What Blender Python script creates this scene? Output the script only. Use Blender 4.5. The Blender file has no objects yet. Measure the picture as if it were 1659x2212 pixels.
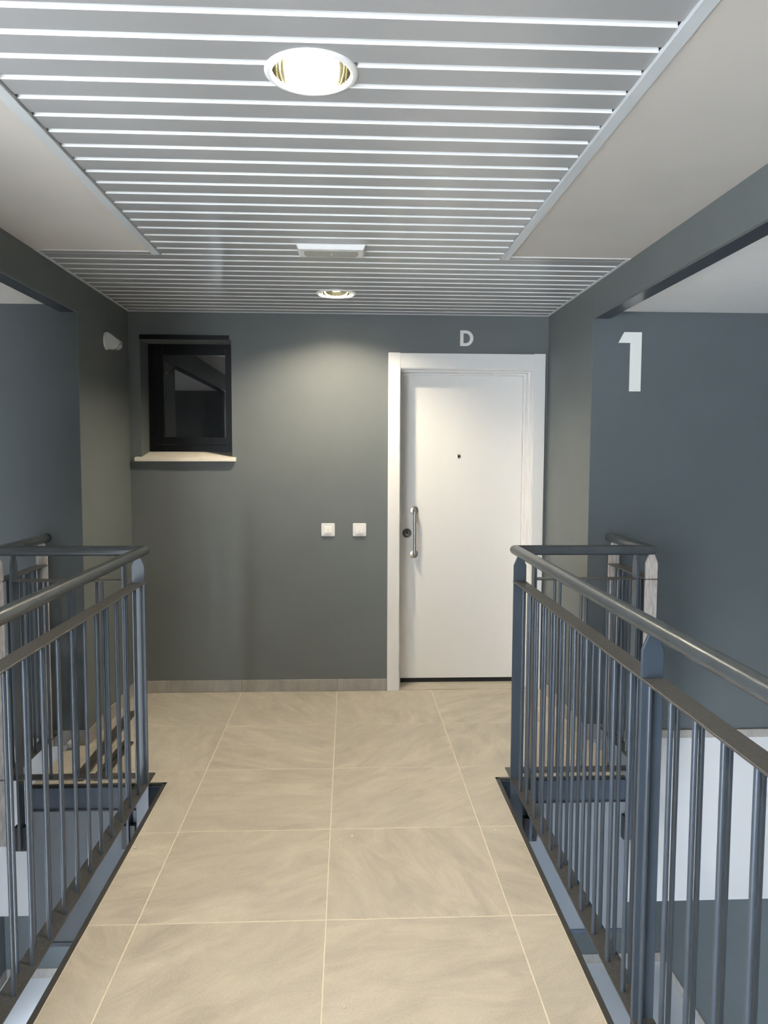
import bpy, bmesh, math, random
from mathutils import Vector, Matrix
random.seed(7)
sc = bpy.context.scene
COL = sc.collection

# ------------------------------------------------------------------ camera
W, H, FPX = 1659, 2212, 1653.3
cam_data = bpy.data.cameras.new('camera')
cam = bpy.data.objects.new('camera', cam_data)
COL.objects.link(cam)
cam_data.sensor_fit = 'VERTICAL'
cam_data.sensor_height = 36.0
cam_data.lens = 36.0 * FPX / H
cam_data.clip_start = 0.05
PITCH, YAW, ROLL = -0.0724, 0.0463, 0.0039
fw = Vector((math.sin(YAW) * math.cos(PITCH), math.cos(YAW) * math.cos(PITCH), math.sin(PITCH)))
rt = Vector((math.cos(YAW), -math.sin(YAW), 0))
up = rt.cross(fw)
r2 = rt * math.cos(ROLL) + up * math.sin(ROLL)
u2 = up * math.cos(ROLL) - rt * math.sin(ROLL)
m = Matrix((r2, u2, -fw)).transposed().to_4x4()
m.translation = Vector((0.0721, -4.7708, 1.4838))
cam.matrix_world = m
sc.camera = cam

# ------------------------------------------------------------------ world and exposure
world = bpy.data.worlds.new('daylight')
sc.world = world
world.use_nodes = True
bg = world.node_tree.nodes['Background']
bg.inputs['Color'].default_value = (0.82, 0.905, 1.0, 1)
bg.inputs['Strength'].default_value = 12.8
sc.view_settings.view_transform = 'Standard'
sc.view_settings.look = 'None'
sc.view_settings.gamma = 1.0
sc.view_settings.use_curve_mapping = False
sc.view_settings.exposure = 1.0
sun_data = bpy.data.lights.new('sun', 'SUN')
sun_data.energy = 30.0
sun_data.angle = math.radians(0.6)
sun_data.color = (1.0, 0.95, 0.88)
sun = bpy.data.objects.new('sun', sun_data)
COL.objects.link(sun)
# the sun stands behind the camera, high enough to reach only the rear of the storey below
sun.rotation_euler = Vector((0.12, 0.62, -0.775)).to_track_quat('-Z', 'Y').to_euler()
sc.cycles.caustics_reflective = False
sc.cycles.caustics_refractive = False
LAMP_POWER = 850.0      # emission of the lamp tubes themselves
LAMP_COLOR = (1.0, 0.87, 0.67)

# ------------------------------------------------------------------ materials
def srgb(r, g, b):
    f = lambda c: (c / 255 / 12.92) if c / 255 <= 0.04045 else ((c / 255 + 0.055) / 1.055) ** 2.4
    return (f(r), f(g), f(b), 1.0)

def mat(name, col, rough=0.5, metal=0.0, spec=0.5, var=0.0, vscale=4.0, bump=0.0, bscale=150.0,
        stretch=(1, 1, 1), col2=None, coat=0.0, emit=None, rvar=0.0):
    mt = bpy.data.materials.new(name)
    mt.use_nodes = True
    nt = mt.node_tree
    b = nt.nodes['Principled BSDF']
    b.inputs['Base Color'].default_value = col
    b.inputs['Roughness'].default_value = rough
    b.inputs['Metallic'].default_value = metal
    b.inputs['Specular IOR Level'].default_value = spec
    b.inputs['Coat Weight'].default_value = coat
    if emit:
        b.inputs['Emission Color'].default_value = emit[0]
        b.inputs['Emission Strength'].default_value = emit[1]
    geo = nt.nodes.new('ShaderNodeNewGeometry')
    mp = nt.nodes.new('ShaderNodeMapping')
    mp.inputs['Scale'].default_value = stretch
    nt.links.new(geo.outputs['Position'], mp.inputs['Vector'])
    if var > 0 or col2 is not None:
        n = nt.nodes.new('ShaderNodeTexNoise')
        n.inputs['Scale'].default_value = vscale
        n.inputs['Detail'].default_value = 6
        nt.links.new(mp.outputs['Vector'], n.inputs['Vector'])
        rp = nt.nodes.new('ShaderNodeValToRGB')
        rp.color_ramp.elements[0].position = 0.32
        rp.color_ramp.elements[1].position = 0.68
        c2 = col2 if col2 is not None else tuple(c * (1 + var) for c in col[:3]) + (1,)
        c1 = col if col2 is not None else tuple(c * (1 - var) for c in col[:3]) + (1,)
        rp.color_ramp.elements[0].color = c1
        rp.color_ramp.elements[1].color = c2
        nt.links.new(n.outputs['Fac'], rp.inputs['Fac'])
        nt.links.new(rp.outputs['Color'], b.inputs['Base Color'])
        if rvar > 0:
            mr = nt.nodes.new('ShaderNodeMapRange')
            mr.inputs['To Min'].default_value = rough - rvar
            mr.inputs['To Max'].default_value = rough + rvar
            nt.links.new(n.outputs['Fac'], mr.inputs['Value'])
            nt.links.new(mr.outputs['Result'], b.inputs['Roughness'])
    if bump > 0:
        n2 = nt.nodes.new('ShaderNodeTexNoise')
        n2.inputs['Scale'].default_value = bscale
        n2.inputs['Detail'].default_value = 3
        nt.links.new(mp.outputs['Vector'], n2.inputs['Vector'])
        bp = nt.nodes.new('ShaderNodeBump')
        bp.inputs['Strength'].default_value = bump
        bp.inputs['Distance'].default_value = 0.002
        nt.links.new(n2.outputs['Fac'], bp.inputs['Height'])
        nt.links.new(bp.outputs['Normal'], b.inputs['Normal'])
    return mt

def tile_mat(name, ca, cb, cc, rough):
    """stone look porcelain: soft clouds and diagonal veins, shifted for every tile"""
    mt = bpy.data.materials.new(name)
    mt.use_nodes = True
    nt = mt.node_tree
    N = nt.nodes.new
    L = nt.links.new
    b = nt.nodes['Principled BSDF']
    b.inputs['Roughness'].default_value = rough
    b.inputs['Specular IOR Level'].default_value = 0.35
    geo = N('ShaderNodeNewGeometry')
    inf = N('ShaderNodeObjectInfo')
    mul = N('ShaderNodeMath'); mul.operation = 'MULTIPLY'; mul.inputs[1].default_value = 37.0
    L(inf.outputs['Random'], mul.inputs[0])
    add = N('ShaderNodeVectorMath'); add.operation = 'ADD'
    L(geo.outputs['Position'], add.inputs[0]); L(mul.outputs[0], add.inputs[1])
    rot = N('ShaderNodeVectorRotate'); rot.rotation_type = 'Z_AXIS'
    ang = N('ShaderNodeMath'); ang.operation = 'MULTIPLY'; ang.inputs[1].default_value = 6.28
    L(inf.outputs['Random'], ang.inputs[0])
    L(ang.outputs[0], rot.inputs['Angle']); L(add.outputs[0], rot.inputs['Vector'])
    mp = N('ShaderNodeMapping'); mp.inputs['Rotation'].default_value = (0, 0, 0.5); mp.inputs['Scale'].default_value = (1.6, 4.2, 1)
    L(rot.outputs[0], mp.inputs['Vector'])
    n1 = N('ShaderNodeTexNoise'); n1.inputs['Scale'].default_value = 2.3; n1.inputs['Detail'].default_value = 13; n1.inputs['Roughness'].default_value = 0.68
    n1.inputs['Distortion'].default_value = 0.5
    L(mp.outputs[0], n1.inputs['Vector'])
    n2 = N('ShaderNodeTexNoise'); n2.inputs['Scale'].default_value = 2.2; n2.inputs['Detail'].default_value = 4
    L(add.outputs[0], n2.inputs['Vector'])
    r1 = N('ShaderNodeValToRGB')
    e = r1.color_ramp.elements
    e[0].position = 0.34; e[0].color = ca
    e[1].position = 0.66; e[1].color = cb
    k = e.new(0.5); k.color = tuple((x + y) / 2 for x, y in zip(ca, cb))
    L(n1.outputs['Fac'], r1.inputs['Fac'])
    r2_ = N('ShaderNodeValToRGB')
    r2_.color_ramp.elements[0].position = 0.4; r2_.color_ramp.elements[0].color = (0, 0, 0, 1)
    r2_.color_ramp.elements[1].position = 0.75; r2_.color_ramp.elements[1].color = (0.55, 0.55, 0.55, 1)
    L(n2.outputs['Fac'], r2_.inputs['Fac'])
    mx = N('ShaderNodeMix'); mx.data_type = 'RGBA'
    L(r2_.outputs['Color'], mx.inputs['Factor']); L(r1.outputs['Color'], mx.inputs['A']); mx.inputs['B'].default_value = cc
    # a fine speckle
    n3 = N('ShaderNodeTexNoise'); n3.inputs['Scale'].default_value = 170; n3.inputs['Detail'].default_value = 2
    L(geo.outputs['Position'], n3.inputs['Vector'])
    mr = N('ShaderNodeMapRange'); mr.inputs['To Min'].default_value = 0.84; mr.inputs['To Max'].default_value = 1.16
    L(n3.outputs['Fac'], mr.inputs['Value'])
    m2 = N('ShaderNodeMix'); m2.data_type = 'RGBA'; m2.blend_type = 'MULTIPLY'; m2.inputs['Factor'].default_value = 1
    L(mx.outputs['Result'], m2.inputs['A']); L(mr.outputs['Result'], m2.inputs['B'])
    L(m2.outputs['Result'], b.inputs['Base Color'])
    bp = N('ShaderNodeBump'); bp.inputs['Strength'].default_value = 0.15; bp.inputs['Distance'].default_value = 0.002
    L(n1.outputs['Fac'], bp.inputs['Height']); L(bp.outputs['Normal'], b.inputs['Normal'])
    return mt

M = {}
M['wall'] = mat('anthracite_wall_paint', (0.137, 0.151, 0.150, 1), 0.55, var=0.04, vscale=3, bump=0.12, bscale=90)
M['stair_wall'] = mat('anthracite_paint_cool_light', (0.104, 0.121, 0.127, 1), 0.55, var=0.04, vscale=3, bump=0.12, bscale=90)  # same wall paint, with the stairwell's cool, dimmer light put into the colour
M['soffit'] = mat('gloss_anthracite_paint', (0.03, 0.036, 0.045, 1), 0.22, var=0.05)
M['plaster'] = mat('warm_white_plaster', (0.53, 0.495, 0.455, 1), 0.8, var=0.04, vscale=1.5, bump=0.08, bscale=60)
M['stair_plaster'] = mat('white_stairwell_plaster', (0.84, 0.81, 0.78, 1), 0.8, var=0.03, vscale=1.5)
M['white_paint'] = mat('white_wall_paint', (0.56, 0.565, 0.58, 1), 0.6, var=0.02, vscale=2)
M['grey_paint'] = mat('blue_grey_wall_paint', (0.145, 0.165, 0.19, 1), 0.6, var=0.02, vscale=2)
M['slat'] = mat('silver_lacquered_metal_slat', (0.345, 0.34, 0.34, 1), 0.24, var=0.02, spec=0.6)
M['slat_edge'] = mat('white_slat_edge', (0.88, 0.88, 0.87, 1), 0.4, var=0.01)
M['slat_trim'] = mat('grey_lacquered_trim', (0.55, 0.57, 0.58, 1), 0.35, var=0.03)
M['plenum'] = mat('dark_plenum', (0.08, 0.08, 0.09, 1), 0.8, var=0.05)
M['tile'] = tile_mat('beige_porcelain_tile', srgb(175, 167, 153), srgb(206, 197, 180), srgb(190, 183, 169), 0.40)
M['skirt'] = tile_mat('grey_skirting_tile', srgb(142, 139, 134), srgb(172, 168, 161), srgb(158, 154, 149), 0.45)
M['grout'] = mat('pale_grout', srgb(228, 218, 198), 0.9, var=0.06, vscale=30)
M['edge'] = mat('dark_edge_angle', srgb(62, 61, 60), 0.45, var=0.12, vscale=40)
M['steel'] = mat('slate_blue_railing_paint', srgb(61, 70, 81), 0.32, var=0.06, vscale=12, bump=0.05, bscale=120, spec=0.6)
M['flat'] = mat('dusty_railing_paint', srgb(58, 58, 58), 0.42, col2=srgb(78, 77, 75), vscale=130, bump=0.08, bscale=300, spec=0.55)
M['rail'] = mat('slate_handrail_paint', srgb(62, 68, 72), 0.27, var=0.10, vscale=9, bump=0.06, bscale=90, spec=0.6)
M['pale_post'] = mat('pale_streaked_post_face', srgb(196, 190, 184), 0.35, col2=srgb(150, 142, 138), vscale=26, stretch=(9, 9, 0.9), metal=0.0, spec=0.6)  # pale tone with vertical streaks for the short run posts
M['fascia'] = mat('navy_steel_fascia', srgb(60, 70, 84), 0.3, var=0.05, vscale=8)
M['black'] = mat('black_bracket_paint', srgb(24, 26, 30), 0.4, var=0.1)
M['door'] = mat('white_lacquered_door', (0.77, 0.755, 0.73, 1), 0.38, var=0.01, vscale=3, stretch=(1, 1, 0.2))
M['gap'] = mat('dark_joint', (0.012, 0.012, 0.013, 1), 0.8, var=0.1)
M['stainless'] = mat('brushed_stainless', srgb(170, 165, 155), 0.28, metal=1.0, var=0.05, vscale=60, stretch=(8, 8, 0.5))
M['lockm'] = mat('dark_lock_steel', srgb(110, 108, 104), 0.35, metal=1.0, var=0.05)
M['wframe'] = mat('black_window_frame', srgb(11, 12, 14), 0.35, var=0.05, spec=0.25)
M['sill'] = mat('cream_stone_sill', srgb(236, 229, 215), 0.5, var=0.03, vscale=9)
M['plastic'] = mat('white_plastic', (0.80, 0.79, 0.77, 1), 0.32, var=0.01)
M['lens'] = mat('pale_grey_lens', srgb(168, 166, 160), 0.25, var=0.02)
M['symbol'] = mat('grey_print', srgb(176, 170, 158), 0.5, var=0.02)
M['sign'] = mat('pale_grey_sign', srgb(234, 233, 227), 0.45, var=0.02)
M['pale_floor'] = mat('pale_polished_floor', srgb(225, 228, 233), 0.2, var=0.03, vscale=1.5)
M['paving'] = mat('bounce_paving', srgb(186, 184, 180), 0.8, var=0.08, vscale=3)
M['scrap'] = mat('white_paper_scrap', srgb(222, 218, 210), 0.7, var=0.05, vscale=25)
M['plank'] = mat('dark_offcut_metal', srgb(66, 64, 60), 0.4, col2=srgb(48, 46, 44), vscale=20, bump=0.1)
M['lamp'] = mat('glowing_lamp_tube', (1, 1, 1, 1), 0.4, var=0.01, emit=(LAMP_COLOR + (1,), LAMP_POWER))
M['reflector'] = mat('mirror_reflector', (0.55, 0.55, 0.46, 1), 0.06, metal=1.0, var=0.02)
gl = bpy.data.materials.new('window_glass')
gl.use_nodes = True
gb = gl.node_tree.nodes['Principled BSDF']
gb.inputs['Base Color'].default_value = (0.012, 0.014, 0.017, 1)
gb.inputs['Roughness'].default_value = 0.02
gb.inputs['IOR'].default_value = 1.75
gb.inputs['Specular IOR Level'].default_value = 1.0
gn = gl.node_tree.nodes.new('ShaderNodeTexNoise'); gn.inputs['Scale'].default_value = 1.5
gbp = gl.node_tree.nodes.new('ShaderNodeBump'); gbp.inputs['Strength'].default_value = 0.01
gl.node_tree.links.new(gn.outputs['Fac'], gbp.inputs['Height'])
gl.node_tree.links.new(gbp.outputs['Normal'], gb.inputs['Normal'])
M['glass'] = gl

# ------------------------------------------------------------------ mesh helpers
class MB:
    def __init__(s):
        s.v, s.f = [], []
    def box(s, x0, x1, y0, y1, z0, z1):
        n = len(s.v)
        s.v += [(x0, y0, z0), (x1, y0, z0), (x1, y1, z0), (x0, y1, z0), (x0, y0, z1), (x1, y0, z1), (x1, y1, z1), (x0, y1, z1)]
        s.f += [tuple(n + i for i in q) for q in ((0, 3, 2, 1), (4, 5, 6, 7), (0, 1, 5, 4), (1, 2, 6, 5), (2, 3, 7, 6), (3, 0, 4, 7))]
        return s
    def prism(s, poly, axis, a, b):
        """extrude a polygon along an axis: poly holds the other two coordinates in x,y,z order"""
        n = len(s.v); k = len(poly)
        for t in (a, b):
            for p, q in poly:
                s.v.append({'x': (t, p, q), 'y': (p, t, q), 'z': (p, q, t)}[axis])
        s.f.append(tuple(n + i for i in range(k))[::-1])
        s.f.append(tuple(n + k + i for i in range(k)))
        for i in range(k):
            j = (i + 1) % k
            s.f.append((n + i, n + j, n + k + j, n + k + i))
        return s
    def tube(s, pts, r, seg=20, caps=True):
        pts = [Vector(p) for p in pts]
        n0 = len(s.v)
        segs_ = [(pts[i + 1] - pts[i]).normalized() for i in range(len(pts) - 1)]
        ref = min((Vector((0, 0, 1)), Vector((1, 0, 0)), Vector((0, 1, 0))), key=lambda ax: max(abs(q.dot(ax)) for q in segs_))
        for i, p in enumerate(pts):
            d1 = (p - pts[i - 1]).normalized() if i > 0 else None
            d2 = (pts[i + 1] - p).normalized() if i < len(pts) - 1 else None
            d = d1 or d2
            t = d if (d1 is None or d2 is None) else (d1 + d2).normalized()
            c = (d2 or d1).dot(t)
            u = (ref - t * ref.dot(t)).normalized()
            w = t.cross(u)
            # stretch in the mitre direction
            md = None
            if d1 is not None and d2 is not None and (d1 - d2).length > 1e-4:
                md = (d1 - d2).normalized()
            for kk in range(seg):
                a = 2 * math.pi * kk / seg
                o = u * math.cos(a) * r + w * math.sin(a) * r
                if md is not None:
                    mp_ = (md - t * md.dot(t)).normalized()
                    o = o + mp_ * o.dot(mp_) * (1 / max(c, 0.3) - 1)
                s.v.append(tuple(p + o))
        for i in range(len(pts) - 1):
            for kk in range(seg):
                j = (kk + 1) % seg
                s.f.append((n0 + i * seg + kk, n0 + i * seg + j, n0 + (i + 1) * seg + j, n0 + (i + 1) * seg + kk))
        if caps:
            s.f.append(tuple(n0 + kk for kk in range(seg))[::-1])
            s.f.append(tuple(n0 + (len(pts) - 1) * seg + kk for kk in range(seg)))
        return s
    def lathe(s, prof, c, axis='z', seg=40):
        n0 = len(s.v)
        for r, h in prof:
            for kk in range(seg):
                a = 2 * math.pi * kk / seg
                p = (r * math.cos(a), r * math.sin(a), h)
                if axis == 'y':
                    p = (p[0], h, p[1])
                elif axis == 'x':
                    p = (h, p[0], p[1])
                s.v.append((c[0] + p[0], c[1] + p[1], c[2] + p[2]))
        for i in range(len(prof) - 1):
            for kk in range(seg):
                j = (kk + 1) % seg
                s.f.append((n0 + i * seg + kk, n0 + i * seg + j, n0 + (i + 1) * seg + j, n0 + (i + 1) * seg + kk))
        return s

ROOT = {}     # object -> world position of its origin

def obj(name, mb, material, parent=None, origin=None, bevel=0.0, smooth=False, label=None, segs=2):
    """link a mesh; mb is in world coordinates"""
    o0 = Vector(origin) if origin is not None else (ROOT[parent] if parent is not None else Vector((0, 0, 0)))
    me = bpy.data.meshes.new(name)
    me.from_pydata([tuple(Vector(v) - o0) for v in mb.v], [], mb.f)
    bm = bmesh.new(); bm.from_mesh(me)
    bmesh.ops.recalc_face_normals(bm, faces=bm.faces)
    if bevel > 0:
        es = [e for e in bm.edges if len(e.link_faces) == 2 and e.calc_face_angle(0) > 0.5]
        bmesh.ops.bevel(bm, geom=es, offset=bevel, segments=segs, affect='EDGES', clamp_overlap=True)
    bm.to_mesh(me); bm.free()
    if smooth:
        for p in me.polygons:
            p.use_smooth = True
        me.set_sharp_from_angle(angle=math.radians(38))
    me.materials.append(M[material])
    o = bpy.data.objects.new(name, me)
    COL.objects.link(o)
    if parent is not None:
        o.parent = parent
        o.location = o0 - ROOT[parent]
    else:
        o.location = o0
    ROOT[o] = o0
    if label:
        o['label'] = label
    return o

def clone(src, parent, world_loc, name=None):
    o = src.copy()
    COL.objects.link(o)
    o.parent = parent
    ROOT[o] = Vector(world_loc)
    o.location = ROOT[o] - ROOT[parent]
    return o

def empty(name, loc):
    o = bpy.data.objects.new(name, None)
    o.empty_display_size = 0.05
    o.location = loc
    COL.objects.link(o)
    ROOT[o] = Vector(loc)
    return o

def tag(o, label, cat, group=None, kind=None):
    o['label'] = label
    o['category'] = cat
    if group:
        o['group'] = group
    if kind:
        o['kind'] = kind
    return o

def struct(o, label, cat):
    return tag(o, label, cat, kind='structure')

def boolean_cut(o, cutters):
    for c in cutters:
        md = o.modifiers.new('cut', 'BOOLEAN'); md.operation = 'DIFFERENCE'; md.object = c; md.solver = 'EXACT'
    dg = bpy.context.evaluated_depsgraph_get()
    dg.update()
    me = bpy.data.meshes.new_from_object(o.evaluated_get(dg))
    o.modifiers.clear()
    o.data = me

# ------------------------------------------------------------------ main dimensions (metres, wall with the door at y = 0)
XL, XR, ZC = -1.265, 1.313, 2.357
YE = -0.87            # plane of the stairwell end walls
YB = -7.5             # open rear end of the gallery
YS = -1.365           # front edge of the landing slab
XS = 2.8              # outer side of the stairwells
STORE = -2.9          # floor of the storey below

# ------------------------------------------------------------------ walls
wb = MB()
wx0, wx1, wz0, wz1 = -1.195, -0.645, 1.470, 2.187      # window opening
dx0, dx1, dz1 = 0.36, 1.25, 2.06                       # door opening
T = 0.30
wb.box(XL - 0.2, wx0, 0, T, -0.1, 2.6)
wb.box(wx0, wx1, 0, T, wz1, 2.6)
wb.box(wx0, wx1, 0, T, -0.1, wz0)
wb.box(wx1, dx0, 0, T, -0.1, 2.6)
wb.box(dx0, dx1, 0, T, dz1, 2.6)
wb.box(dx1, XR + 0.2, 0, T, -0.1, 2.6)
struct(obj('wall_back', wb, 'wall'), 'dark grey back wall holding the white door and the small window', 'wall')
wl = MB().box(XL - 0.16, XL, YE + 0.18, 0.0, -0.1, 2.6).box(XL - 0.003, XL, YE, YE + 0.18, -0.1, 2.6)
struct(obj('wall_left', wl, 'wall'), 'short dark grey side wall left of the small window', 'wall')
wr = MB().box(XR, XR + 0.16, YE + 0.18, 0.0, -0.1, 2.6).box(XR, XR + 0.003, YE, YE + 0.18, -0.1, 2.6)
struct(obj('wall_right', wr, 'wall'), 'short dark grey side wall right of the white door', 'wall')
# stairwell end walls (the right one carries the figure 1)
struct(obj('wall_stairwell_right', MB().box(XR + 0.003, XS + 0.2, YE, YE + 0.18, 0.0, 2.6), 'stair_wall'),
       'dark slate stairwell wall carrying the figure 1', 'wall')
struct(obj('wall_stairwell_left', MB().box(-XS - 0.2, XL - 0.003, YE, YE + 0.18, 0.0, 2.6), 'stair_wall'),
       'dark slate stairwell wall behind the left balustrade', 'wall')
struct(obj('wall_stairwell_right_outer', MB().box(XS, XS + 0.2, YB, YE + 0.05, STORE, 2.6), 'stair_wall'),
       'dark outer wall of the right stairwell', 'wall')
# the left stairwell's unseen outer wall; its length shapes the daylight from the rear
struct(obj('wall_stairwell_left_outer', MB().box(-XS - 0.2, -XS, -6.0, YE + 0.05, STORE, 2.6), 'stair_wall'),
       'dark outer wall of the left stairwell, open behind', 'wall')
struct(obj('floor_outside_bounce', MB().box(-9.0, -XS, -9.0, 3.0, STORE - 0.2, STORE - 0.02), 'paving'), 'added unseen paving bouncing sunlight into the left side of the storey below', 'paving')  # unseen ground, added so sunlight bounces in from the lower left
struct(obj('wall_rear', MB().box(-1.65, XS + 0.2, YB - 0.2, YB, STORE, 2.6), 'wall'), 'dark wall at the rear end of the bridge', 'wall')
# white spandrels below the stairwell end walls
for sx, nm in ((1, 'right'), (-1, 'left')):
    a, b = sorted((sx * 1.36, sx * (XS + 0.2)))
    struct(obj('wall_spandrel_' + nm, MB().box(a, b, YE - 0.012, 1.5, -0.90, 0.0), 'white_paint'),
           'white spandrel wall below the %s stairwell wall' % nm, 'wall')
# beams over the openings between corridor and stairwells, with a steel edge strip
for n, sx, x0 in ((1, 1, XR), (2, -1, XL)):
    side = 'right' if sx > 0 else 'left'
    a, b = sorted((x0, x0 + sx * 0.085))
    bm_ = obj('trim_%d' % n, MB().box(a, b, YB, YE - 0.0005, 2.205, 2.6), 'wall')
    struct(bm_, 'dark grey beam over the opening to the %s stairwell' % side, 'beam')
    a, b = sorted((x0 - sx * 0.004, x0 + sx * 0.010))
    obj('edge_bead', MB().box(a, b, YB, YE - 0.0005, 2.186, 2.214), 'wall', bm_, bevel=0.003)
    a, b = sorted((x0 + sx * 0.010, x0 + sx * 0.085))
    obj('steel_soffit', MB().box(a, b, YB, YE, 2.188, 2.205), 'soffit', bm_, label='glossy dark steel underside strip')

# ------------------------------------------------------------------ lower storey
struct(obj('floor_lower', MB().box(-XS, XS, YB, 1.5, STORE - 0.2, STORE), 'pale_floor'), 'pale polished floor of the storey below', 'floor')
struct(obj('wall_lower_back', MB().box(-XS - 0.2, XS + 0.2, 1.5, 1.7, STORE, -0.3), 'stair_wall'), 'dark wall at the back of the storey below', 'wall')
for sx, nm in ((1, 'right'), (-1, 'left')):
    a, b = sorted((sx * XS, sx * (XS + 0.2)))
    lw = MB().box(a, b, YE + 0.05, 1.5, STORE, -0.9)
    if sx < 0:      # unseen opening, added only to brighten the floor of the storey below
        lw = MB().box(a, b, YE + 0.05, 1.5, STORE, -2.3).box(a, b, 0.55, 1.5, -2.3, -0.9).box(a, b, YE + 0.05, 0.55, -1.0, -0.9)
    struct(obj('wall_lower_' + nm, lw, 'stair_wall'), 'dark side wall of the storey below on the ' + nm, 'wall')
    a, b = sorted((sx * XS, sx * (XS - 0.012)))
    struct(obj('baseboard_lower_' + nm, MB().box(a, b, YB, 1.5, STORE, STORE + 0.08), 'skirt'), 'grey skirting of the storey below on the ' + nm, 'skirting')
struct(obj('baseboard_lower_back', MB().box(-XS + 0.012, XS - 0.012, 1.488, 1.5, STORE, STORE + 0.08), 'skirt'), 'grey skirting at the back of the storey below', 'skirting')

# ------------------------------------------------------------------ floor: landing slab, bridge slab and tiles
fl = empty('floor', (0, 0, 0))
struct(fl, 'beige stone look tiled floor of landing and bridge', 'floor')
g = MB().box(-1.355, 1.355, YS + 0.018, YE, -0.10, -0.0010)
g.box(XL - 0.05, XR + 0.05, YE, 0.0, -0.10, -0.0010)
g.box(dx0, dx1, 0.0, 0.30, -0.10, -0.0010)
g.box(-0.752, 0.752, YB, YS + 0.018, -0.10, -0.0010)
obj('grout_bed', g, 'grout', fl)
sl = MB().box(-1.36, 1.36, YS + 0.01, YE + 0.2, -0.20, -0.10)
sl.box(XL - 0.05, XR + 0.05, YE + 0.2, 0.3, -0.2, -0.10)
sl.box(-0.75, 0.75, YB, YS + 0.02, -0.20, -0.10)
obj('slab', sl, 'fascia', fl)

def clip(poly, x0, x1, y0, y1):
    def half(ps, f, inter):
        out = []
        for i, p in enumerate(ps):
            q = ps[(i + 1) % len(ps)]
            if f(p):
                out.append(p)
                if not f(q): out.append(inter(p, q))
            elif f(q):
                out.append(inter(p, q))
        return out
    def ix(x): return lambda p, q: (x, p[1] + (q[1] - p[1]) * (x - p[0]) / (q[0] - p[0]))
    def iy(y): return lambda p, q: (p[0] + (q[0] - p[0]) * (y - p[1]) / (q[1] - p[1]), y)
    for f, i in ((lambda p: p[0] >= x0, ix(x0)), (lambda p: p[0] <= x1, ix(x1)), (lambda p: p[1] >= y0, iy(y0)), (lambda p: p[1] <= y1, iy(y1))):
        if poly: poly = half(poly, f, i)
    return poly

REGION = [(-0.75, YB), (0.75, YB), (0.75, YS + 0.018), (1.352, YS + 0.018), (1.352, YE - 0.001), (XR, YE - 0.001), (XR, 0.0), (XL, 0.0),
          (XL, YE - 0.001), (-1.352, YE - 0.001), (-1.352, YS + 0.018), (-0.75, YS + 0.018)]
GR = 0.0021
ROW = -0.610
rows = [(ROW, 0.0)] + [(ROW - 0.6 * (k + 1), ROW - 0.6 * k) for k in range(12)]
ntile = 0
for (ya, yb) in rows:
    for c in range(-3, 3):
        xa, xb = 0.6 * c, 0.6 * c + 0.6
        pl = clip(REGION, xa + GR, xb - GR, max(ya + GR, YB), yb - GR if yb < 0 else yb)
        # remove duplicate points
        cl = []
        for p in pl:
            if not cl or (abs(p[0] - cl[-1][0]) + abs(p[1] - cl[-1][1])) > 1e-5: cl.append(p)
        if len(cl) > 1 and abs(cl[0][0] - cl[-1][0]) + abs(cl[0][1] - cl[-1][1]) < 1e-5: cl.pop()
        if len(cl) < 3: continue
        if max(p[0] for p in cl) - min(p[0] for p in cl) < 0.01: continue
        dz = random.uniform(-0.0004, 0.0003)
        obj('floor_tile', MB().prism(cl, 'z', -0.012, dz), 'tile', fl, origin=((xa + xb) / 2, (ya + yb) / 2, 0), bevel=0.0008, segs=1)
        ntile += 1
# threshold tile under the door leaf
obj('floor_tile', MB().box(dx0 + 0.025, dx1 - 0.025, 0.001, 0.20, -0.012, 0.0045), 'tile', fl, origin=(0.8, 0.1, 0))
# dark steel edge angles
ea = MB()
for s in (1, -1):
    a, b = sorted((s * 0.752, s * 0.769))
    ea.box(a, b, YB, YS + 0.018, -0.16, 0.003)
    a, b = sorted((s * 0.752, s * 1.36))
    ea.box(a, b, YS, YS + 0.018, -0.10, 0.003)
obj('edge_angle', ea, 'edge', fl, bevel=0.001, segs=1)
fa = MB().box(-1.36, 1.36, YS - 0.012, YS + 0.008, -0.105, -0.006)
struct(obj('trim_3', fa, 'fascia'), 'navy steel fascia along the front edge of the landing', 'fascia')
dr = MB().box(-1.36, 1.36, YS - 0.026, 1.5, -0.715, -0.106)
struct(obj('wall_soffit_front', dr, 'grey_paint'), 'pale downstand panel below the landing edge', 'wall')
struct(obj('trim_8', MB().box(-1.358, 1.358, YS - 0.03, YS - 0.01, -0.735, -0.715), 'fascia'), 'thin dark strip under the pale downstand panel', 'trim')
# tiles edging the stairwell walls at floor level
for s, nm in ((1, 'right'), (-1, 'left')):
    a, b = sorted((s * 1.43, s * (XS - 0.001)))
    bb = empty('baseboard_stairwell_' + nm, (s * 2.0, YE, 0))
    struct(bb, 'low strip of grey edge tiles along the %s stairwell wall' % nm, 'skirting')
    x = a
    while x < b - 0.02:
        x2 = min(x + 0.6, b)
        obj('skirting_tile', MB().box(x + 0.001, x2 - 0.001, YE - 0.014, YE, 0.0, 0.043), 'skirt', bb, origin=((x + x2) / 2, YE, 0), bevel=0.001, segs=1)
        x = x2

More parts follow.
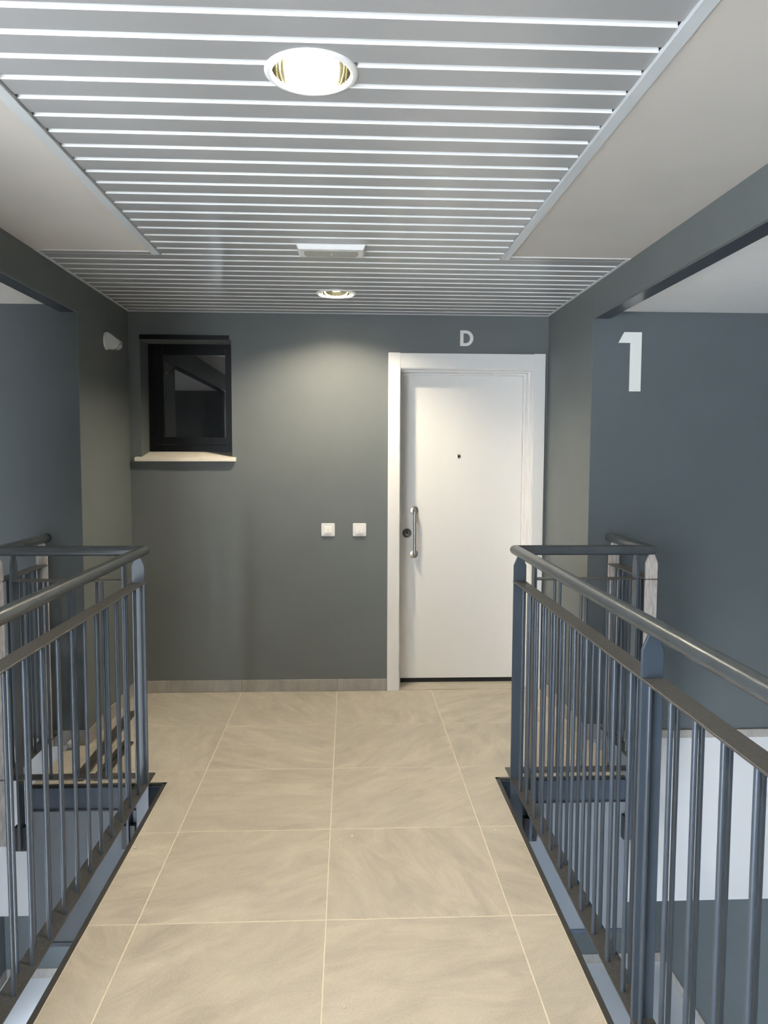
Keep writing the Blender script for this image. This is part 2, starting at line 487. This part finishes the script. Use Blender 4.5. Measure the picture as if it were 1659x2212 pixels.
# ------------------------------------------------------------------ skirting boards
def skirting(name, label, pieces):
    e = empty(name, tuple(sum(c) / 2 for c in zip(pieces[0][::2], pieces[0][1::2]))[:2] + (0,))
    struct(e, label, 'skirting')
    for (x0, x1, y0, y1, z0, z1) in pieces:
        obj('skirting_tile', MB().box(x0, x1, y0, y1, z0, z1), 'skirt', e, origin=((x0 + x1) / 2, (y0 + y1) / 2, 0), bevel=0.0015, segs=1)
SK = 0.076
skirting('baseboard_back', 'grey stone look skirting under the window wall',
         [(XL + 0.009, -1.2, -0.009, 0, 0.001, SK), (-1.198, -0.601, -0.009, 0, 0.001, SK), (-0.599, -0.001, -0.009, 0, 0.001, SK), (0.001, 0.315, -0.009, 0, 0.001, SK)])
skirting('baseboard_left', 'grey skirting wrapping the left side wall',
         [(XL, XL + 0.009, -0.86 + 0.262, -0.0, 0.001, SK), (XL, XL + 0.009, YE - 0.009, -0.60, 0.001, SK), (-1.43, XL + 0.0, YE - 0.009, YE, 0.001, SK + 0.004)])
skirting('baseboard_right', 'grey skirting wrapping the right side wall',
         [(XR - 0.009, XR, -0.598, -0.0, 0.001, SK), (XR - 0.009, XR, YE - 0.009, -0.60, 0.001, SK), (XR, 1.415, YE - 0.009, YE, 0.001, SK + 0.004)])

# ------------------------------------------------------------------ ceilings
PIT, PIT2, GAPW, SD = 0.0974, 0.0959, 0.0195, 0.017
Y0 = -1.344
LIGHTS = [(-0.013, -2.95), (0.004, -0.575), (-0.02, -5.33)]
cutters = []
for lx, ly in LIGHTS:
    c = obj('cutter', MB().lathe([(0.0, -0.2), (0.099, -0.2), (0.099, 0.3), (0.0, 0.3)], (lx, ly, ZC), seg=48), 'slat')
    cutters.append((lx, ly, c))
ce = empty('ceiling', (0, -3.0, ZC))
struct(ce, 'suspended ceiling of white metal slats with narrow grooves', 'ceiling')
slats = []
YF = -1.385
gaps = [Y0 + PIT2 * k for k in range(13, 0, -1)]        # wide field, far to near
prev = -0.0015
for gk in gaps:
    slats.append((XL + 0.006, XR - 0.006, gk + GAPW, prev)); prev = gk
slats.append((XL + 0.006, XR - 0.006, Y0 + GAPW, prev))
k = 0
prev = Y0
while prev > YB + PIT:
    nxt = Y0 - PIT * (k + 1)
    slats.append((-0.742, 0.742, nxt + GAPW, prev)); prev = nxt; k += 1
protos = {}
for (xa, xb, ya, yb) in slats:
    hit = [c for lx, ly, c in cutters if ya - 0.105 < ly < yb + 0.105]
    key = (round(xb - xa, 4), round(yb - ya, 4))
    o0 = ((xa + xb) / 2, (ya + yb) / 2, ZC)
    if not hit and key in protos:
        clone(protos[key], ce, o0)
        continue
    o = obj('ceiling_slat', MB().box(xa, xb, ya, yb, ZC, ZC + SD), 'slat', ce, origin=o0, bevel=0.0015, segs=1)
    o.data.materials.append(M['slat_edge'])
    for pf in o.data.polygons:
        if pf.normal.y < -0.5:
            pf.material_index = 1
    if hit:
        boolean_cut(o, hit)
    else:
        protos[key] = o
for s, x0 in ((1, XR), (-1, XL)):
    a, b = sorted((s * 0.742, x0 - s * 0.006))
    obj('ceiling_slat', MB().box(a, b, YF, Y0 + GAPW + 0.0, ZC, ZC + SD), 'slat', ce, origin=((a + b) / 2, -1.36, ZC), bevel=0.0012, segs=1)
bp = obj('backing', MB().box(XL, XR, YB, 0, ZC + SD, ZC + SD + 0.004), 'slat', ce)
boolean_cut(bp, [c for _, _, c in cutters])
for _, _, c in cutters:
    me = c.data
    bpy.data.objects.remove(c); bpy.data.meshes.remove(me)
struct(obj('ceiling_slab', MB().box(-XS - 0.2, XS + 0.2, YB, 0.3, 2.6, 2.8), 'plenum'), 'concrete slab above the suspended ceilings', 'ceiling')
for n, s, x0 in ((4, 1, XR), (5, -1, XL)):
    side = 'right' if s > 0 else 'left'
    a, b = sorted((s * 0.772, x0))
    struct(obj('ceiling_plaster_' + side, MB().box(a, b, YB, YF - 0.003, ZC - 0.002, ZC + 0.010), 'plaster'), 'smooth plaster ceiling strip on the %s of the slats' % side, 'ceiling')
    a, b = sorted((s * 0.742, s * 0.776))
    struct(obj('trim_%d' % n, MB().box(a, b, YB, YF + 0.03, ZC - 0.009, ZC + 0.004), 'slat_trim', bevel=0.0012, segs=1), 'grey metal edge profile on the %s side of the slats' % side, 'trim')
    a, b = sorted((x0, x0 - s * 0.014))
    struct(obj('trim_%d' % (n + 2), MB().box(a, b, YF, 0.0, ZC - 0.004, ZC + 0.006), 'slat_trim', bevel=0.001, segs=1), 'thin pale angle between slats and %s wall' % side, 'trim')
    a, b = sorted((x0 + s * 0.085, s * (XS + 0.0)))
    struct(obj('ceiling_stairwell_' + side, MB().box(a, b, YB, YE, 2.225, 2.3), 'stair_plaster'), 'white plaster ceiling over the %s stairwell' % side, 'ceiling')
for n, s, x0 in ((10, 1, XR), (11, -1, XL)):
    a, b = sorted((s * 0.776, x0 - s * 0.002))
    struct(obj('trim_%d' % n, MB().box(a, b, YF - 0.007, YF + 0.003, ZC - 0.005, ZC + 0.004), 'door', bevel=0.001, segs=1), 'thin pale angle between plaster strip and slats on the %s' % ('right' if s > 0 else 'left'), 'trim')
struct(obj('trim_9', MB().box(XL + 0.014, XR - 0.014, -0.012, 0.0, ZC - 0.004, ZC + 0.004), 'slat_trim', bevel=0.001, segs=1), 'thin pale angle between slats and the back wall', 'trim')

# ------------------------------------------------------------------ door
d = empty('door_1', (0.805, 0.0, 0.0))
struct(d, 'white flat panel apartment door marked D with white casing', 'door')
CT = -0.018
obj('casing', MB().box(0.316, 0.390, CT, 0.0, 0.0, 2.122), 'door', d, bevel=0.002)
obj('casing', MB().box(1.222, 1.294, CT, 0.0, 0.0, 2.122), 'door', d, bevel=0.002)
obj('casing_head', MB().box(0.3905, 1.2215, CT + 0.001, 0.0, 2.028, 2.119), 'door', d, bevel=0.002)
jb = MB()
jb.box(0.36, 0.396, 0.0, 0.24, 0.0, 2.05); jb.box(1.216, 1.25, 0.0, 0.24, 0.0, 2.05); jb.box(0.396, 1.216, 0.0, 0.24, 2.022, 2.06)
obj('jamb', jb, 'door', d, bevel=0.002)
js = MB()
js.box(0.396, 0.404, 0.055, 0.24, 0.0, 2.022); js.box(1.203, 1.216, 0.055, 0.24, 0.0, 2.022); js.box(0.404, 1.203, 0.055, 0.24, 2.012, 2.022)
js.box(1.192, 1.203, 0.12, 0.24, 0.0, 2.012); js.box(0.404, 1.192, 0.12, 0.24, 2.003, 2.012)
obj('door_stop', js, 'door', d, bevel=0.0015)
LY = 0.150
obj('threshold_gap', MB().box(0.396, 1.216, LY + 0.006, LY + 0.05, 0.004, 0.036), 'gap', d)
leaf = obj('leaf', MB().box(0.4055, 1.1905, LY, LY + 0.05, 0.034, 2.001), 'door', d, bevel=0.0015)
hx = 0.495
hd = MB().tube([(hx, LY, 1.137), (hx, LY - 0.045, 1.137), (hx + 0.0, LY - 0.055, 1.127), (hx, LY - 0.055, 0.864), (hx, LY - 0.045, 0.854), (hx, LY, 0.854)], 0.0098, seg=20)
h = obj('pull_handle', hd, 'stainless', leaf, smooth=True, label='vertical stainless bow handle')
for z in (1.137, 0.854):
    obj('rosette', MB().lathe([(0, -0.006), (0.022, -0.006), (0.0265, -0.004), (0.027, 0.0)], (hx, LY, z), 'y'), 'stainless', h, smooth=True)
lk = obj('lock_escutcheon', MB().lathe([(0, -0.012), (0.017, -0.012), (0.019, -0.008), (0.024, -0.010), (0.0285, -0.008), (0.0295, 0.0)], (0.449, LY, 0.990), 'y'), 'lockm', leaf, smooth=True, label='round dark steel lock escutcheon')
obj('keyhole', MB().lathe([(0, -0.014), (0.008, -0.014), (0.0085, -0.011)], (0.449, LY, 0.995), 'y', 20), 'gap', lk)
pk = obj('peephole', MB().lathe([(0.007, -0.003), (0.0095, -0.005), (0.013, -0.004), (0.0135, 0.0)], (0.781, LY, 1.486), 'y', 28), 'stainless', leaf, smooth=True)
obj('peephole_lens', MB().lathe([(0, -0.0035), (0.006, -0.0010), (0.0075, 0.0)], (0.781, LY, 1.486), 'y', 20), 'gap', pk, smooth=True)

# ------------------------------------------------------------------ window
w = empty('window_1', (-0.92, 0.1, 1.48))
struct(w, 'small black framed window with a cream sill', 'window')
FY = 0.185
def ring(x0, x1, z0, z1, t, y0, y1):
    m_ = MB()
    m_.box(x0, x0 + t, y0, y1, z0, z1); m_.box(x1 - t, x1, y0, y1, z0, z1)
    m_.box(x0 + t, x1 - t, y0, y1, z0, z0 + t); m_.box(x0 + t, x1 - t, y0, y1, z1 - t, z1)
    return m_
fx0, fx1, fz0, fz1 = wx0 + 0.001, wx1 - 0.001, 1.500, wz1 + 0.02
fm = MB()
fm.box(fx0, fx0 + 0.050, FY, FY + 0.06, fz0, fz1); fm.box(fx1 - 0.030, fx1, FY, FY + 0.06, fz0, fz1)
fm.box(fx0 + 0.05, fx1 - 0.03, FY, FY + 0.06, fz0, fz0 + 0.052); fm.box(fx0 + 0.05, fx1 - 0.03, FY, FY + 0.06, fz1 - 0.055, fz1)
wf = obj('outer_frame', fm, 'wframe', w, bevel=0.002)
sx0, sx1, sz0, sz1 = fx0 + 0.052, fx1 - 0.018, fz0 + 0.055, fz1 - 0.045
sm = ring(sx0, sx1, sz0, sz1, 0.046, FY - 0.012, FY + 0.04)
sash = obj('sash', sm, 'wframe', w, bevel=0.003)
obj('glass_pane', MB().box(sx0 + 0.04, sx1 - 0.04, FY + 0.006, FY + 0.012, sz0 + 0.04, sz1 - 0.04), 'glass', sash)
for x in (-1.10, -0.745):
    obj('drain_cap', MB().box(x - 0.017, x + 0.017, FY - 0.006, FY, fz0 + 0.016, fz0 + 0.028), 'wframe', wf, bevel=0.001)
# sloping sill
spi = [(-0.001, 1.4705), (-0.001, 1.4765), (0.2, 1.512), (0.2, 1.4705)]
sill = obj('sill', MB().prism([(-0.034, 1.449), (-0.034, 1.471), (-0.0005, 1.477), (-0.0005, 1.449)], 'x', -1.232, -0.62), 'sill', w, bevel=0.002)
obj('sill_slope', MB().prism(spi, 'x', wx0 + 0.001, wx1 - 0.001), 'sill', w)
obj('lintel_strip', MB().box(-1.197, -0.655, -0.006, 0.0, 2.188, 2.216), 'wframe', w, bevel=0.001)
# the dark room behind the glass
struct(obj('wall_room_behind', MB().box(-1.7, 0.2, T + 0.1, T + 0.15, 1.0, 2.6), 'gap'), 'dark room behind the small window', 'wall')

# ------------------------------------------------------------------ figure 1 and letter D
one = [(1.475, 2.121), (1.567, 2.121), (1.567, 1.822), (1.508, 1.822), (1.508, 2.067), (1.447, 2.067)]
tag(obj('house_number', MB().prism(one, 'y', YE - 0.006, YE), 'sign', origin=(1.51, YE, 1.82), bevel=0.0006, segs=1), 'large pale floor number 1 on the right stairwell wall', 'number sign')
def letter_d():
    x0, x1, z0, z1, t = 0.760, 0.842, 2.167, 2.262, 0.0205
    cz = (z0 + z1) / 2; ro = (z1 - z0) / 2; xs = x1 - ro * 0.98
    n = 18
    out = [(x0, z0), (xs, z0)] + [(xs + (x1 - xs) * math.sin(math.pi * i / n), cz - ro * math.cos(math.pi * i / n)) for i in range(1, n)] + [(xs, z1), (x0, z1)]
    ri = ro - t * 0.86
    inn = [(x0 + t, z0 + t * 0.86), (xs, z0 + t * 0.86)] + [(xs + (x1 - xs - t) * math.sin(math.pi * i / n), cz - ri * math.cos(math.pi * i / n)) for i in range(1, n)] + [(xs, z1 - t * 0.86), (x0 + t, z1 - t * 0.86)]
    m_ = MB(); k = len(out)
    for y in (-0.005, 0.0):
        m_.v += [(x, y, z) for x, z in out] + [(x, y, z) for x, z in inn]
    for i in range(k):
        j = (i + 1) % k
        m_.f += [(i, j, k + j, k + i), (2 * k + i, 3 * k + i, 3 * k + j, 2 * k + j), (i, 2 * k + i, 2 * k + j, j), (k + i, k + j, 3 * k + j, 3 * k + i)]
    return m_
tag(obj('door_letter', letter_d(), 'sign', origin=(0.80, 0, 2.167)), 'pale letter D on the wall above the white door', 'letter sign')

# ------------------------------------------------------------------ switches
def switch(xc, label, bell):
    zc = 1.027
    e = tag(empty('wall_switch', (xc, 0, zc)), label, 'switch', 'push switches between window wall and door')
    obj('plate', MB().box(xc - 0.0415, xc + 0.0415, -0.010, 0, zc - 0.041, zc + 0.041), 'plastic', e, bevel=0.003)
    r = obj('rocker', MB().prism([(-0.0095, zc - 0.022), (-0.018, zc - 0.021), (-0.0125, zc + 0.021), (-0.0095, zc + 0.022)], 'x', xc - 0.0215, xc + 0.0215), 'plastic', e, bevel=0.001)
    if bell:
        obj('symbol', MB().lathe([(0, -0.0172), (0.003, -0.0172), (0.003, -0.014)], (xc, 0, zc - 0.010), 'y', 12), 'symbol', r)
    else:
        obj('symbol', MB().box(xc - 0.0015, xc + 0.0015, -0.0172, -0.012, zc - 0.012, zc + 0.002), 'symbol', r)
switch(-0.056, 'white square push switch nearer the window', False)
switch(0.140, 'white square push switch nearer the door casing', True)

# ------------------------------------------------------------------ motion sensor
sy = -0.43
se = tag(empty('motion_sensor', (XL, sy, 2.12)), 'white wedge shaped motion sensor on the left side wall', 'sensor')
obj('wall_base', MB().lathe([(0, 0.012), (0.044, 0.012), (0.048, 0.009), (0.048, 0.0)], (XL, sy, 2.113), 'x', 32), 'plastic', se, smooth=True)
hp = [(XL + 0.012, 2.070), (XL + 0.012, 2.157), (XL + 0.018, 2.159), (XL + 0.080, 2.112), (XL + 0.083, 2.100), (XL + 0.060, 2.072)]
obj('housing', MB().prism(hp, 'y', sy - 0.036, sy + 0.036), 'plastic', se, bevel=0.008, smooth=True, segs=3)
prof = [(0.026 * math.cos(a), 0.026 * math.sin(a)) for a in [math.pi / 2 * i / 8 for i in range(9)]]
ln = obj('lens_dome', MB().lathe([(r_, h_ * 0.9) for r_, h_ in prof], (0, 0, 0), 'z', 28), 'lens', se, smooth=True, origin=(0, 0, 0))
ln.location = Vector((XL + 0.066, sy, 2.088)) - ROOT[se]
ln.rotation_euler = (0, math.radians(128), 0)
ROOT[ln] = Vector((XL + 0.066, sy, 2.088))

# ------------------------------------------------------------------ emergency light
em = tag(empty('emergency_light', (-0.002, -1.462, ZC)), 'flat white emergency light between the two lit downlights', 'emergency light')
x0, x1, y0, y1 = -0.147, 0.143, -1.540, -1.386
eb = MB()
zt, zb = ZC, ZC - 0.020
i_ = 0.012
eb.v += [(x0, y0, zt), (x1, y0, zt), (x1, y1, zt), (x0, y1, zt), (x0 + i_, y0 + i_, zb), (x1 - i_, y0 + i_, zb), (x1 - i_, y1 - i_, zb), (x0 + i_, y1 - i_, zb)]
eb.f += [(0, 1, 2, 3), (4, 7, 6, 5), (0, 4, 5, 1), (1, 5, 6, 2), (2, 6, 7, 3), (3, 7, 4, 0)]
obj('housing', eb, 'plastic', em, bevel=0.002)
lz = []
for i in range(10):
    a = -math.pi / 2 + math.pi * i / 9
    lz.append((x1 - 0.045 + 0.014 * math.cos(a), (y0 + y1) / 2 + 0.048 * math.sin(a)))
for i in range(10):
    a = math.pi / 2 + math.pi * i / 9
    lz.append((x0 + 0.045 + 0.014 * math.cos(a), (y0 + y1) / 2 + 0.048 * math.sin(a)))
el = obj('diffuser', MB().prism(lz, 'z', zb - 0.003, zb + 0.002), 'lens', em, bevel=0.001)
obj('status_led', MB().lathe([(0, -0.003), (0.003, -0.003), (0.003, 0.0)], (0.0, (y0 + y1) / 2, zb - 0.003), 'z', 12), 'plastic', el)

# ------------------------------------------------------------------ downlights
def downlight(lx, ly, label):
    e = tag(empty('downlight', (lx, ly, ZC)), label, 'downlight', 'round recessed downlights in the slat ceiling')
    obj('rim', MB().lathe([(0.090, 0.004), (0.090, -0.004), (0.094, -0.007), (0.101, -0.006), (0.107, -0.002), (0.108, 0.001), (0.100, 0.001)], (lx, ly, ZC), seg=56), 'plastic', e, smooth=True)
    obj('reflector', MB().lathe([(0.090, 0.002), (0.090, 0.010), (0.086, 0.035), (0.078, 0.065), (0.064, 0.092), (0.046, 0.110), (0.0, 0.116)], (lx, ly, ZC), seg=48), 'reflector', e, smooth=True)
    for dx in (-0.0165, 0.0165):
        obj('lamp_tube', MB().tube([(lx + dx, ly - 0.050, ZC + 0.050), (lx + dx, ly + 0.050, ZC + 0.050)], 0.0135, seg=14), 'lamp', e, smooth=True)
downlight(*LIGHTS[0], 'large lit round downlight over the bridge, nearest to the camera')
downlight(*LIGHTS[1], 'lit round downlight close to the back wall')
downlight(*LIGHTS[2], 'lit round downlight over the rear of the bridge')

# ------------------------------------------------------------------ balustrades
ZT, ZB_, ZF = 1.070, 0.941, 0.062      # handrail axis, upper flat bar, bottom flat bar
HALF, THK, RT = 0.0285, 0.006, 0.0225
bal_proto = {}
def balustrade(side):
    s = 1 if side == 'right' else -1
    xa = 0.817 if s > 0 else -0.822         # long run beside the bridge
    xb = 1.425 if s > 0 else -1.440         # short run back to the stairwell wall
    yc = -1.412                             # cross run
    yend = -4.9
    e = tag(empty('balustrade', (xa, yc, 0.0)),
            'slate blue steel balustrade on the %s of the bridge, turning to the stairwell wall' % side, 'railing', 'balustrades beside the bridge')
    obj('handrail', MB().tube([(xa, yend, ZT), (xa, yc, ZT), (xb, yc, ZT), (xb, YE - 0.002, ZT)], RT, seg=28), 'rail', e, smooth=True)
    def bars(z, name):
        if name == 'upper_bar':
            xp, xq = sorted((xa + s * 0.085, xb - s * 0.062))
            for (ax, bx, ay, by) in ((xa - HALF, xa + HALF, yend, -1.488), (xp, xq, yc - HALF, yc + HALF), (xb - HALF, xb + HALF, yc - 0.027, -0.942)):
                obj(name, MB().box(ax, bx, ay, by, z - THK / 2, z + THK / 2), 'flat', e, origin=((ax + bx) / 2, (ay + by) / 2, z), bevel=0.001, segs=1)
            return
        for (ax, bx, ay, by) in ((xa - HALF, xa + HALF, yend, yc + HALF), (min(xa + s * HALF, xb - s * HALF), max(xa + s * HALF, xb - s * HALF), yc - HALF, yc + HALF),
                                 (xb - HALF, xb + HALF, yc - HALF if False else yc + HALF, YE - 0.016)):
            obj(name, MB().box(ax, bx, ay, by, z - THK / 2, z + THK / 2), 'flat', e, origin=((ax + bx) / 2, (ay + by) / 2, z), bevel=0.001, segs=1)
        a, b = sorted((xb - s * HALF, xb + s * HALF))
        obj(name, MB().box(a, b, yc - HALF, yc + HALF, z - THK / 2, z + THK / 2), 'flat', e, origin=(xb, yc, z), bevel=0.001, segs=1)
    bars(ZB_, 'upper_bar')
    bars(ZF, 'bottom_bar')
    def head(c, z0):
        return [(c - HALF + 0.001, z0), (c + HALF - 0.001, z0), (c + HALF - 0.001, 1.014), (c + 0.012, ZT - RT + 0.004), (c - 0.012, ZT - RT + 0.004), (c - HALF + 0.001, 1.014)]
    # posts of the long run, faces across the run
    for y in (-1.497, -2.955, -4.40):
        p = obj('post', MB().prism(head(xa, -0.24), 'y', y - 0.006, y + 0.006), 'steel', e, origin=(xa, y, 0), bevel=0.0015, segs=1)
        a, b = sorted((s * 0.7695, xa + s * 0.012))
        obj('bracket', MB().box(a, b, y + 0.0065, y + 0.055, -0.24, -0.15), 'black', p, bevel=0.002, segs=1)
        obj('bracket', MB().box(xa - 0.02, xa + 0.027, y + 0.0065, y + 0.014, -0.235, -0.12), 'fascia', p, bevel=0.001, segs=1)
    # posts of the cross run
    for x in (xa + s * 0.085, xb - s * 0.062):
        p = obj('post', MB().prism([(a, z) for a, z in head(yc, -0.26)], 'x', x - 0.006, x + 0.006), 'steel', e, origin=(x, yc, 0), bevel=0.0015, segs=1)
        obj('bracket', MB().box(x - 0.030, x + 0.030, YS - 0.060, YS - 0.0275, -0.27, -0.16), 'black', p, bevel=0.002, segs=1)
    # posts of the short run
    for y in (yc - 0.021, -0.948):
        p = obj('post', MB().prism(head(xb, -0.24 if y < -1.2 else 0.02), 'y', y - 0.006, y + 0.006), 'pale_post', e, origin=(xb, y, 0), bevel=0.0015, segs=1, label='post with a pale streaked face')
    # balusters, in two staggered rows
    if 'b' not in bal_proto:
        me_h = ZB_ - ZF - THK
        bal_proto['b'] = MB().tube([(0, 0, ZF + THK / 2), (0, 0, ZB_ - THK / 2)], 0.0062, seg=12)
    pts = []
    k = 0
    while True:
        if s > 0:
            yi, yo = -1.634 - 0.1225 * k, -1.608 - 0.1222 * k
        else:
            yi, yo = -1.610 - 0.1200 * k, -1.652 - 0.1190 * k
        if yi < yend + 0.05: break
        for x, y in ((xa - s * 0.0145, yi), (xa + s * 0.0145, yo)):
            if min(abs(y - q) for q in (-1.497, -2.955, -4.40)) > 0.02:
                pts.append((x, y))
        k += 1
    k = 0
    while xa * s + 0.175 + 0.12 * k < abs(xb) - 0.09:
        b0 = s * (abs(xa) + 0.175 + 0.12 * k)
        pts += [(b0, yc - 0.0145), (b0 + s * 0.032, yc + 0.0145)]
        k += 1
    for k in range(4):
        pts += [(xb - s * 0.0145, -1.325 + 0.1 * k), (xb + s * 0.0145, -1.298 + 0.1 * k)]
    first = None
    for (x, y) in pts:
        if 'o' not in bal_proto:
            o = obj('baluster', bal_proto['b'], 'steel', None, origin=(0, 0, 0), smooth=True)
            bal_proto['o'] = o
            o.parent = e; ROOT[o] = Vector((x, y, 0)); o.location = ROOT[o] - ROOT[e]
        else:
            clone(bal_proto['o'], e, (x, y, 0))
balustrade('right')
balustrade('left')

# ------------------------------------------------------------------ offcuts and scraps
def strip(name, p0, p1, wd, th, material, label, cat, group=None):
    p0, p1 = Vector(p0), Vector(p1)
    dv = (p1 - p0).normalized()
    sd = dv.cross(Vector((0, 0, 1))).normalized() * wd / 2
    upv = sd.cross(dv).normalized() * th
    if upv.z < 0: upv = -upv
    m_ = MB()
    for p in (p0, p1):
        m_.v += [tuple(p - sd), tuple(p + sd), tuple(p + sd + upv), tuple(p - sd + upv)]
    m_.f += [(0, 1, 2, 3), (4, 7, 6, 5), (0, 4, 5, 1), (1, 5, 6, 2), (2, 6, 7, 3), (3, 7, 4, 0)]
    return tag(obj(name, m_, material, origin=tuple(p0), bevel=0.0015, segs=1), label, cat, group)
strip('metal_offcut', (-1.160, -1.315, 0.001), (-1.172, -0.40, 0.001), 0.048, 0.018, 'plank', 'wide dark metal strip lying on the landing beside the left skirting', 'metal strip', 'metal offcuts on the landing')
strip('metal_offcut', (-1.085, -1.31, 0.001), (-1.072, -0.83, 0.001), 0.022, 0.022, 'plank', 'narrow dark metal bar on the landing, right of the wide strip', 'metal strip', 'metal offcuts on the landing')
strip('metal_offcut', (-1.055, -1.30, 0.001), (-1.045, -0.86, 0.001), 0.018, 0.012, 'plank', 'thin dark metal bar on the landing, farthest from the left skirting', 'metal strip', 'metal offcuts on the landing')

def scrap(name, c, r, label, cat, group=None, squash=0.6, seed=1, mt='scrap', sub=2):
    rnd = random.Random(seed)
    bm = bmesh.new()
    bmesh.ops.create_icosphere(bm, subdivisions=sub, radius=r)
    for v in bm.verts:
        v.co *= rnd.uniform(0.7, 1.2)
        v.co.z = max(v.co.z * squash, -r * squash * 0.7)
    zmin = min(v.co.z for v in bm.verts)
    me = bpy.data.meshes.new(name)
    for v in bm.verts: v.co.z -= zmin
    bm.to_mesh(me); bm.free()
    me.materials.append(M[mt])
    o = bpy.data.objects.new(name, me)
    COL.objects.link(o); o.location = c; ROOT[o] = Vector(c)
    return tag(o, label, cat, group)
scrap('paper_scrap', (-1.325, -0.915, 0.0005), 0.030, 'crumpled white scrap on the floor by the left stairwell wall', 'scrap', squash=0.9, seed=4)
CR = [((-0.735, -1.933, 0.0006), 0.0065, 'white crumb at the left edge of the bridge floor'),
      ((0.087, -1.870, 0.0006), 0.005, 'small white crumb on the middle tile of the bridge'),
      ((0.062, -2.806, 0.0006), 0.004, 'tiny white crumb on the tile nearest to the camera'),
      ((0.655, -1.848, 0.0006), 0.004, 'tiny white crumb close to the right edge of the bridge'),
      ((-0.593, -1.396, 0.0006), 0.004, 'tiny white crumb left of the landing edge'),
      ((0.303, -0.728, 0.0006), 0.004, 'tiny white crumb on the tile before the door')]
for i, (c, r, lab) in enumerate(CR):
    scrap('floor_crumb', c, r, lab, 'crumb', 'white crumbs on the floor tiles', seed=10 + i, sub=1)

# ------------------------------------------------------------------ rear wall of the left stairwell (seen only mirrored in the window)
struct(obj('wall_stairwell_left_rear', MB().box(-2.15, -1.352, -3.9, -3.75, STORE, 2.225), 'wall'), 'dark rear wall of the left stairwell', 'wall')
